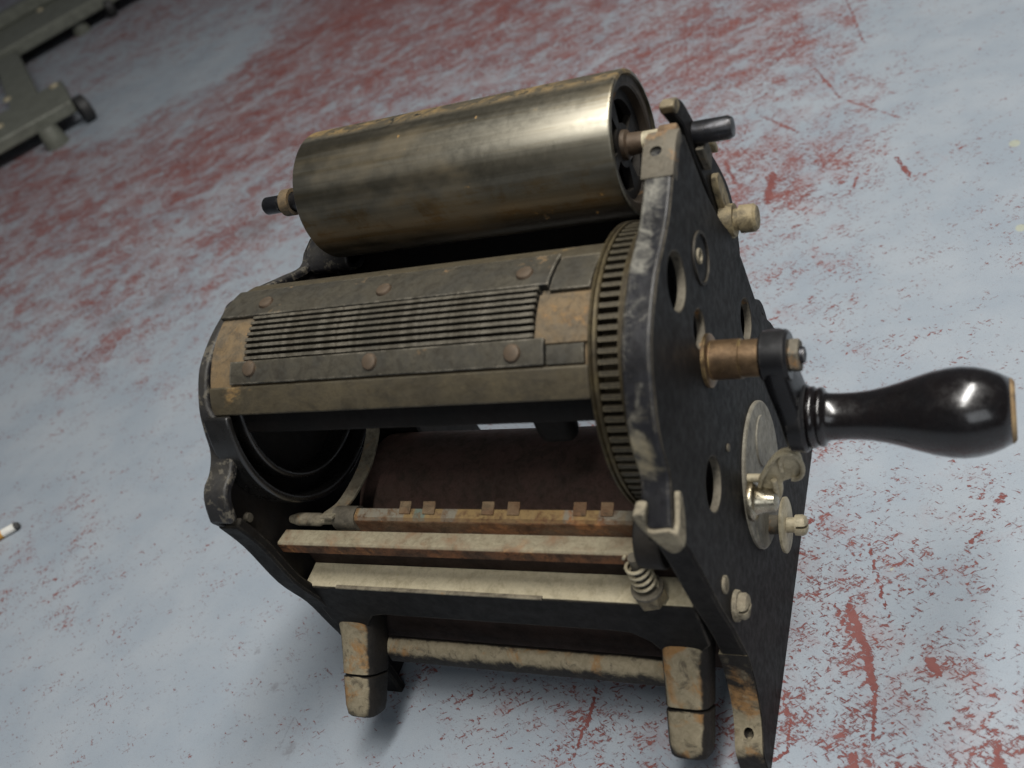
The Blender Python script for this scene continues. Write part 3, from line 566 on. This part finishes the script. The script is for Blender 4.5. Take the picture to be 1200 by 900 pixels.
sb = obj('stripper_bar', prism([(16, 144), (18.5, 142.5), (26, 145.5), (26.5, 150.5), (17.2, 151.6), (16, 150.5)], -235.5, -31), 'rust_dust', mach, bevel=.4)
sb['label'] = 'dusty flat bar with rusty front edge'
cm = obj('cross_member', prism(smooth_poly([(-236, 117), (-228, 117)], 1) + [(-14, 117), (-14, 86), (-20, 79), (-40.5, 79), (-44, 86), (-52, 92.4), (-60, 93.2), (-196, 93.2), (-204, 91), (-210, 84), (-213, 79), (-234, 79), (-236, 84)], 13, 17.5, 'Y'), 'enamel', mach, bevel=.7)
cm['label'] = 'black cast cross member joining the two side plates'
obj('shelf', prism([(13.6, 115.2), (13.6, 117.6), (28.5, 118.2), (28.5, 115.2)], -235.5, -15), 'feltdust', cm, bevel=.3)
obj('shade_panel', box(-235.5, -15, 28.6, 31.5, 40, 136), 'gap_dark', cm)  # added dark sheet standing in for the dark gaps around the shelf
obj('front_lip', box(-214, -90, 12.3, 14.5, 117.1, 118.3), 'bare', cm, bevel=.3)
def loft(stations, n=24, e=.55):
    """rounded bar through stations (y, z, half width along X, half depth, tilt of the depth axis, x centre)"""
    bm = bmesh.new(); rows = []
    for y, z, hw, hd, tilt, xc in stations:
        ty, tz = math.cos(math.radians(tilt)), math.sin(math.radians(tilt)); ring = []
        for q in range(n):
            a = 2 * math.pi * q / n; c_, s_ = math.cos(a), math.sin(a)
            u = hw * math.copysign(abs(c_) ** e, c_); v = hd * math.copysign(abs(s_) ** e, s_)
            ring.append(bm.verts.new((xc + u, y + v * ty, z + v * tz)))
        rows.append(ring)
    for a, b in zip(rows, rows[1:]):
        for k in range(n): bm.faces.new((a[k], a[(k + 1) % n], b[(k + 1) % n], b[k]))
    bm.faces.new(rows[0]); bm.faces.new(rows[-1])
    return finish(bm, 40)
for xc, lean in ((-222.5, -1.5), (-29.3, 1.5)):
    lug = obj('lug', loft([(27, 98, 10, 8, -36, xc + lean), (25, 88, 11.8, 10, -40, xc + lean * .8), (22.5, 77.5, 12.2, 11.2, -44, xc + lean * .5), (15.5, 68.5, 11.8, 11.6, -46, xc), (8, 60.5, 11.2, 11.6, -46, xc), (.6, 53.6, 10.9, 11.3, -46, xc), (.1, 53.1, 10.2, 10.5, -46, xc)]), 'lug', cm)
    obj('lug_tip', loft([(-.6, 52.5, 10.0, 10.3, -46, xc), (-1.1, 52.0, 10.8, 11.1, -46, xc), (-6, 47.6, 10.6, 10.6, -46, xc), (-12.5, 41.2, 10.3, 10.0, -44, xc), (-16, 37.6, 9.6, 8.6, -40, xc), (-16.8, 36.8, 8.6, 7.6, -40, xc)]), 'lug', lug)
rod = obj('tie_bar', prism(smooth_poly([(11.6, 46.5), (11.2, 50.5), (12.2, 55.8), (15, 59.2), (18.6, 60.0), (21.8, 57.5), (22.4, 50), (20.6, 46), (16, 44.4)], 3, True), -212, -38.5), 'lug', cm)
# spring bolt by the right plate
hb = obj('bearing_block', prism(smooth_poly([(10, 152), (14, 163), (24, 168), (36, 164), (38, 150), (30, 142), (16, 143)], 3, True), -31, -19), 'enamel_dark', mach, bevel=1)
sp = [( -33.5 + 5.2 * math.cos(2 * math.pi * t), 14.5 + 5.2 * math.sin(2 * math.pi * t), 130.5 + 4.4 * t) for t in [i / 16 for i in range(0, 16 * 4 + 9)]]
ss = obj('spring', tube(sp, .8, 8), 'zinc', mach)
ss['label'] = 'short coil spring on a bolt beside the right plate'
obj('bolt', lathe([(118, 0), (118, 2.8), (152, 2.8), (152, 0)], (-33.5, 14.5), 16, axis='Z'), 'bare_grey', ss)
obj('washer', lathe([(128.3, 2.8), (128.3, 7.6), (129.8, 7.6), (129.8, 2.8)], (-33.5, 14.5), 24, axis='Z'), 'bare_grey', ss)
obj('nut', prism([hexpoly((-33.5, 14.5), 7.6, 12)], 120.5, 128), 'brassy_tan', ss, bevel=.6) if False else obj('nut', prism(hexpoly((-33.5, 14.5), 7.6, 12), 120.5, 128, 'Z'), 'brassy_tan', ss, bevel=.6)

# ---- crank
cr = obj('crank', lathe([(0, 0), (0, 12.0), (1.4, 12.0), (2.2, 10.8), (2.2, 8.8), (15, 8.8), (15.2, 8.2), (24.5, 8.2), (24.5, 0)], AX, 40), 'brass', mach)
cr['label'] = 'hand crank with brown brass bush and black handle'
HB = (79.6, 169.0)
def blend(a, b, t): return a + (b - a) * t
bm = bmesh.new(); rows = []
prm = [(-.30, .30), (-.26, .62), (-.16, .88)] + [(t / 12, 1.0) for t in range(13)] + [(1.18, .88), (1.30, .62), (1.34, .30)]
for t, k in prm:
    tt = max(0, min(1, t)); sm = tt * tt * (3 - 2 * tt)
    cy, cz = blend(AX[0], HB[0], t), blend(AX[1], HB[1], t); cx = blend(29.2, 33.2, sm)
    hw = blend(11.6, 14.2, sm) * k; hx = blend(5.9, 5.6, sm) * (.6 + .4 * k)
    ring = []
    for q in range(20):
        a = 2 * math.pi * q / 20; c_, s_ = math.cos(a), math.sin(a)
        ring.append(bm.verts.new((cx + hx * math.copysign(abs(c_) ** .62, c_), cy + hw * math.copysign(abs(s_) ** .62, s_), cz)))
    rows.append(ring)
for a, b in zip(rows, rows[1:]):
    for k in range(20): bm.faces.new((a[k], a[(k + 1) % 20], b[(k + 1) % 20], b[k]))
bm.faces.new(rows[0]); bm.faces.new(rows[-1])
obj('arm', finish(bm, 60), 'crank', cr)
obj('hub', lathe([(23.6, 0), (23.6, 10.2), (24.8, 11.4), (34.3, 11.4), (35.6, 10.2), (35.6, 0)], AX, 36), 'crank', cr)
obj('nut', prism(hexpoly(AX, 7.6, 10), 35.5, 39.8), 'bare_grey', cr, bevel=.7)
obj('stud', lathe([(39, 0), (39, 3.8), (41.5, 3.4), (42.2, 0)], AX, 20), 'shaft', cr)
obj('boss', lathe([(29.5, 0), (29.5, 13), (31, 15.0), (36.8, 15.4), (38.4, 14.2), (38.4, 0)], HB, 44), 'crank', cr)
prof = [(38.3, 0), (38.3, 12.2), (39.0, 13.0), (41.0, 13.0), (41.8, 12.2), (42.2, 11.9), (43.2, 12.5), (44.8, 12.3), (45.6, 10.6), (47, 9.9), (52, 9.65), (58, 9.75), (64, 10.35), (70, 11.5), (76, 13.1), (82, 15.0), (88, 16.7), (94, 17.75), (99, 18.05), (104, 17.6), (109, 16.3), (113, 14.6), (116.3, 12.7)]
prof = [(38.3 + (x - 38.3) * 1.012, r * 1.05) for x, r in prof]
hd = obj('handle', lathe(prof + [(prof[-1][0], 0)], HB, 72, angle=60), 'handle', cr)
obj('worn_end', lathe([(117.2, 13.36), (118.2, 12.9), (119.0, 11.6), (119.0, 0)], HB, 40), 'wood', cr)

# ---- adjusting disc and its fittings on the right plate
dl = obj('adjusting_disc', lathe([(0, 0), (0, 38.2), (1.2, 38.2), (1.8, 37.4), (1.8, 0)], (106.5, 100.5), 64), 'dial', mach)
dl['label'] = 'dull grey round disc on the outside of the right plate'
obj('raised_face', lathe([(1.7, 13.5), (2.5, 13.0), (2.5, 0)], (118, 113.5), 36), 'dial', dl)
obj('raised_face', lathe([(1.7, 13), (2.4, 12.5), (2.4, 0)], (84, 91), 36), 'dial', dl)
obj('knob', lathe([(1.8, 0), (1.8, 10.2), (3.2, 10.4), (4.4, 9.8), (5.0, 7.4), (6, 6.8), (12.0, 5.6), (13.8, 5.2), (14.8, 3.9), (15.2, 0)], (77.8, 114.4), 36), 'chrome', dl)
wl = smooth_poly([(4.3, 113.4), (7.2, 123.6), (12.0, 133.5), (16.4, 140.1), (21.2, 144.7), (26.0, 145.4), (29.2, 142), (29.4, 134.2), (26.1, 127.2), (21.4, 124.6), (18.2, 122.4), (17.0, 115.4), (13.9, 108.0), (9.1, 106.6), (6.3, 108.9)], 3, True)
wg = obj('wing_lever', prism(wl, 82, 84.2, 'Y'), 'zinc', dl, bevel=.7)
loop = [(24.4 + 5.0 * math.cos(a), 81.2, 135.0 + 9.0 * math.sin(a)) for a in [math.radians(200 - 17 * i) for i in range(19)]]
obj('curled_edge', tube(loop, 1.3, 8), 'zinc', wg)
obj('curled_edge', tube([(6, 81.4, 117), (9, 81.2, 127), (14, 81, 136), (19, 81, 142.5), (24, 81.2, 144.5)], 1.2, 8), 'zinc', wg)
obj('rib', tube([(13.6, 80.6, 112), (14.6, 80.2, 119), (14.8, 80.6, 126)], 1.5, 8), 'zinc', wg)
obj('pin', lathe([(1.5, 0), (1.5, 2.1), (8, 2.1), (8, 0)], (83, 124.9), 16), 'zinc', dl)
ws = obj('thumb_washer', lathe([(9.2, 0), (9.2, 14.4), (10.4, 14.6), (10.8, 14.0), (10.8, 0)], (93.3, 75.7), 44), 'zinc', mach)
ws['label'] = 'thin pale round washer held by a slotted screw'
obj('post', lathe([(0, 5), (9.3, 5)], (93.3, 75.7), 20), 'bare_grey', ws)
obj('screw_neck', lathe([(10.7, 4.0), (15.5, 4.0)], (93.3, 75.7), 20), 'zinc', ws)
slotted_screw('screw', (93.3, 75.7), 15, 5.6, 6.0, 'zinc', ws, -35)

# ---------------------------------------------------------------- cigarette butt on the floor, far left
cb = bpy.data.objects.new('cigarette_butt', None); C.objects.link(cb); cb.location = (-.7187, .1237, 0)
cb['label'] = 'burnt cigarette butt with orange filter on the bare floor'; cb['category'] = 'cigarette butt'
dv = Vector((14.7, 12.2, 0)).normalized()
def along(a, b, ra, rb, n=4): return [tuple(Vector((-718.7, 123.7, 4.1)) + dv * (a + (b - a) * i / n)) for i in range(n + 1)]
obj('filter', tube(along(-16, 3.2, 4, 4), 4.0, 18), 'cig_filter', cb)
obj('paper', tube(along(3.2, 15.5, 4, 4), [3.95, 4.0, 3.9, 3.95, 3.8], 18), 'cig_paper', cb)
obj('burnt_tip', tube(along(15.5, 19.5, 4, 4), [3.8, 3.9, 3.5, 3.2, 2.2], 18), 'ash', cb)

# ---------------------------------------------------------------- wheeled steel stand beyond, top left
st = bpy.data.objects.new('equipment_stand', None); C.objects.link(st); st.location = (-1.75, 1.3, 0)
st['label'] = 'olive grey steel stand with castors on the far floor'; st['category'] = 'stand'
def beam(name, a, b, width, z0, z1, parent, mat='olive', bevel=4):
    a = Vector(a); b = Vector(b); L = (b - a).length; ang = math.atan2((b - a).y, (b - a).x)
    me = box(0, L, -width / 2, width / 2, z0, z1)
    return obj(name, me, mat, parent, Matrix.Translation((a.x * K, a.y * K, 0)) @ Matrix.Rotation(ang, 4, 'Z'), bevel=bevel)
b1 = beam('leg', (-2160, 380), (-1462, 1131), 190, 26, 50, st)
b2 = beam('leg', (-2800, 735), (-1900, 1940), 390, 30, 60, st)
beam('crossbar', (-1560, 1110), (-2000, 1500), 60, 28, 48, st)
beam('top_rail', (-2760, 960), (-2060, 1900), 60, 60.5, 90, st, bevel=3)
def castor(x, y, parent, ang):
    w = obj('castor', lathe([(-11, 0), (-11, 20), (-8, 25), (8, 25), (11, 20), (11, 0)], (0, 0), 28), 'castor', parent,
            Matrix.Translation((x * K, y * K, .0252)) @ Matrix.Rotation(ang, 4, 'Z'))
    return w
castor(-1388, 1078, b1, 1.0)
castor(-1840, 1720, b2, 1.0)
def stub(x, y, parent): obj('levelling_foot', tube([(x, y, 0), (x, y, 6), (x, y, 34), (x, y, 38)], [22, 22, 18, 16], 20), 'olive', parent)
stub(-1412, 1000, b1); stub(-1905, 1665, b2)
for x, y, z, p in ((-1524, 1165, 50, b1), (-1548, 1022, 50, b1), (-1669, 1169, 48, b1), (-2085, 1750, 60, b2)):
    obj('bolt_head', lathe([(z - 1, 0), (z - 1, 9), (z + 4, 8), (z + 6, 0)], (x, y), 12, axis='Z'), 'zinc', p)
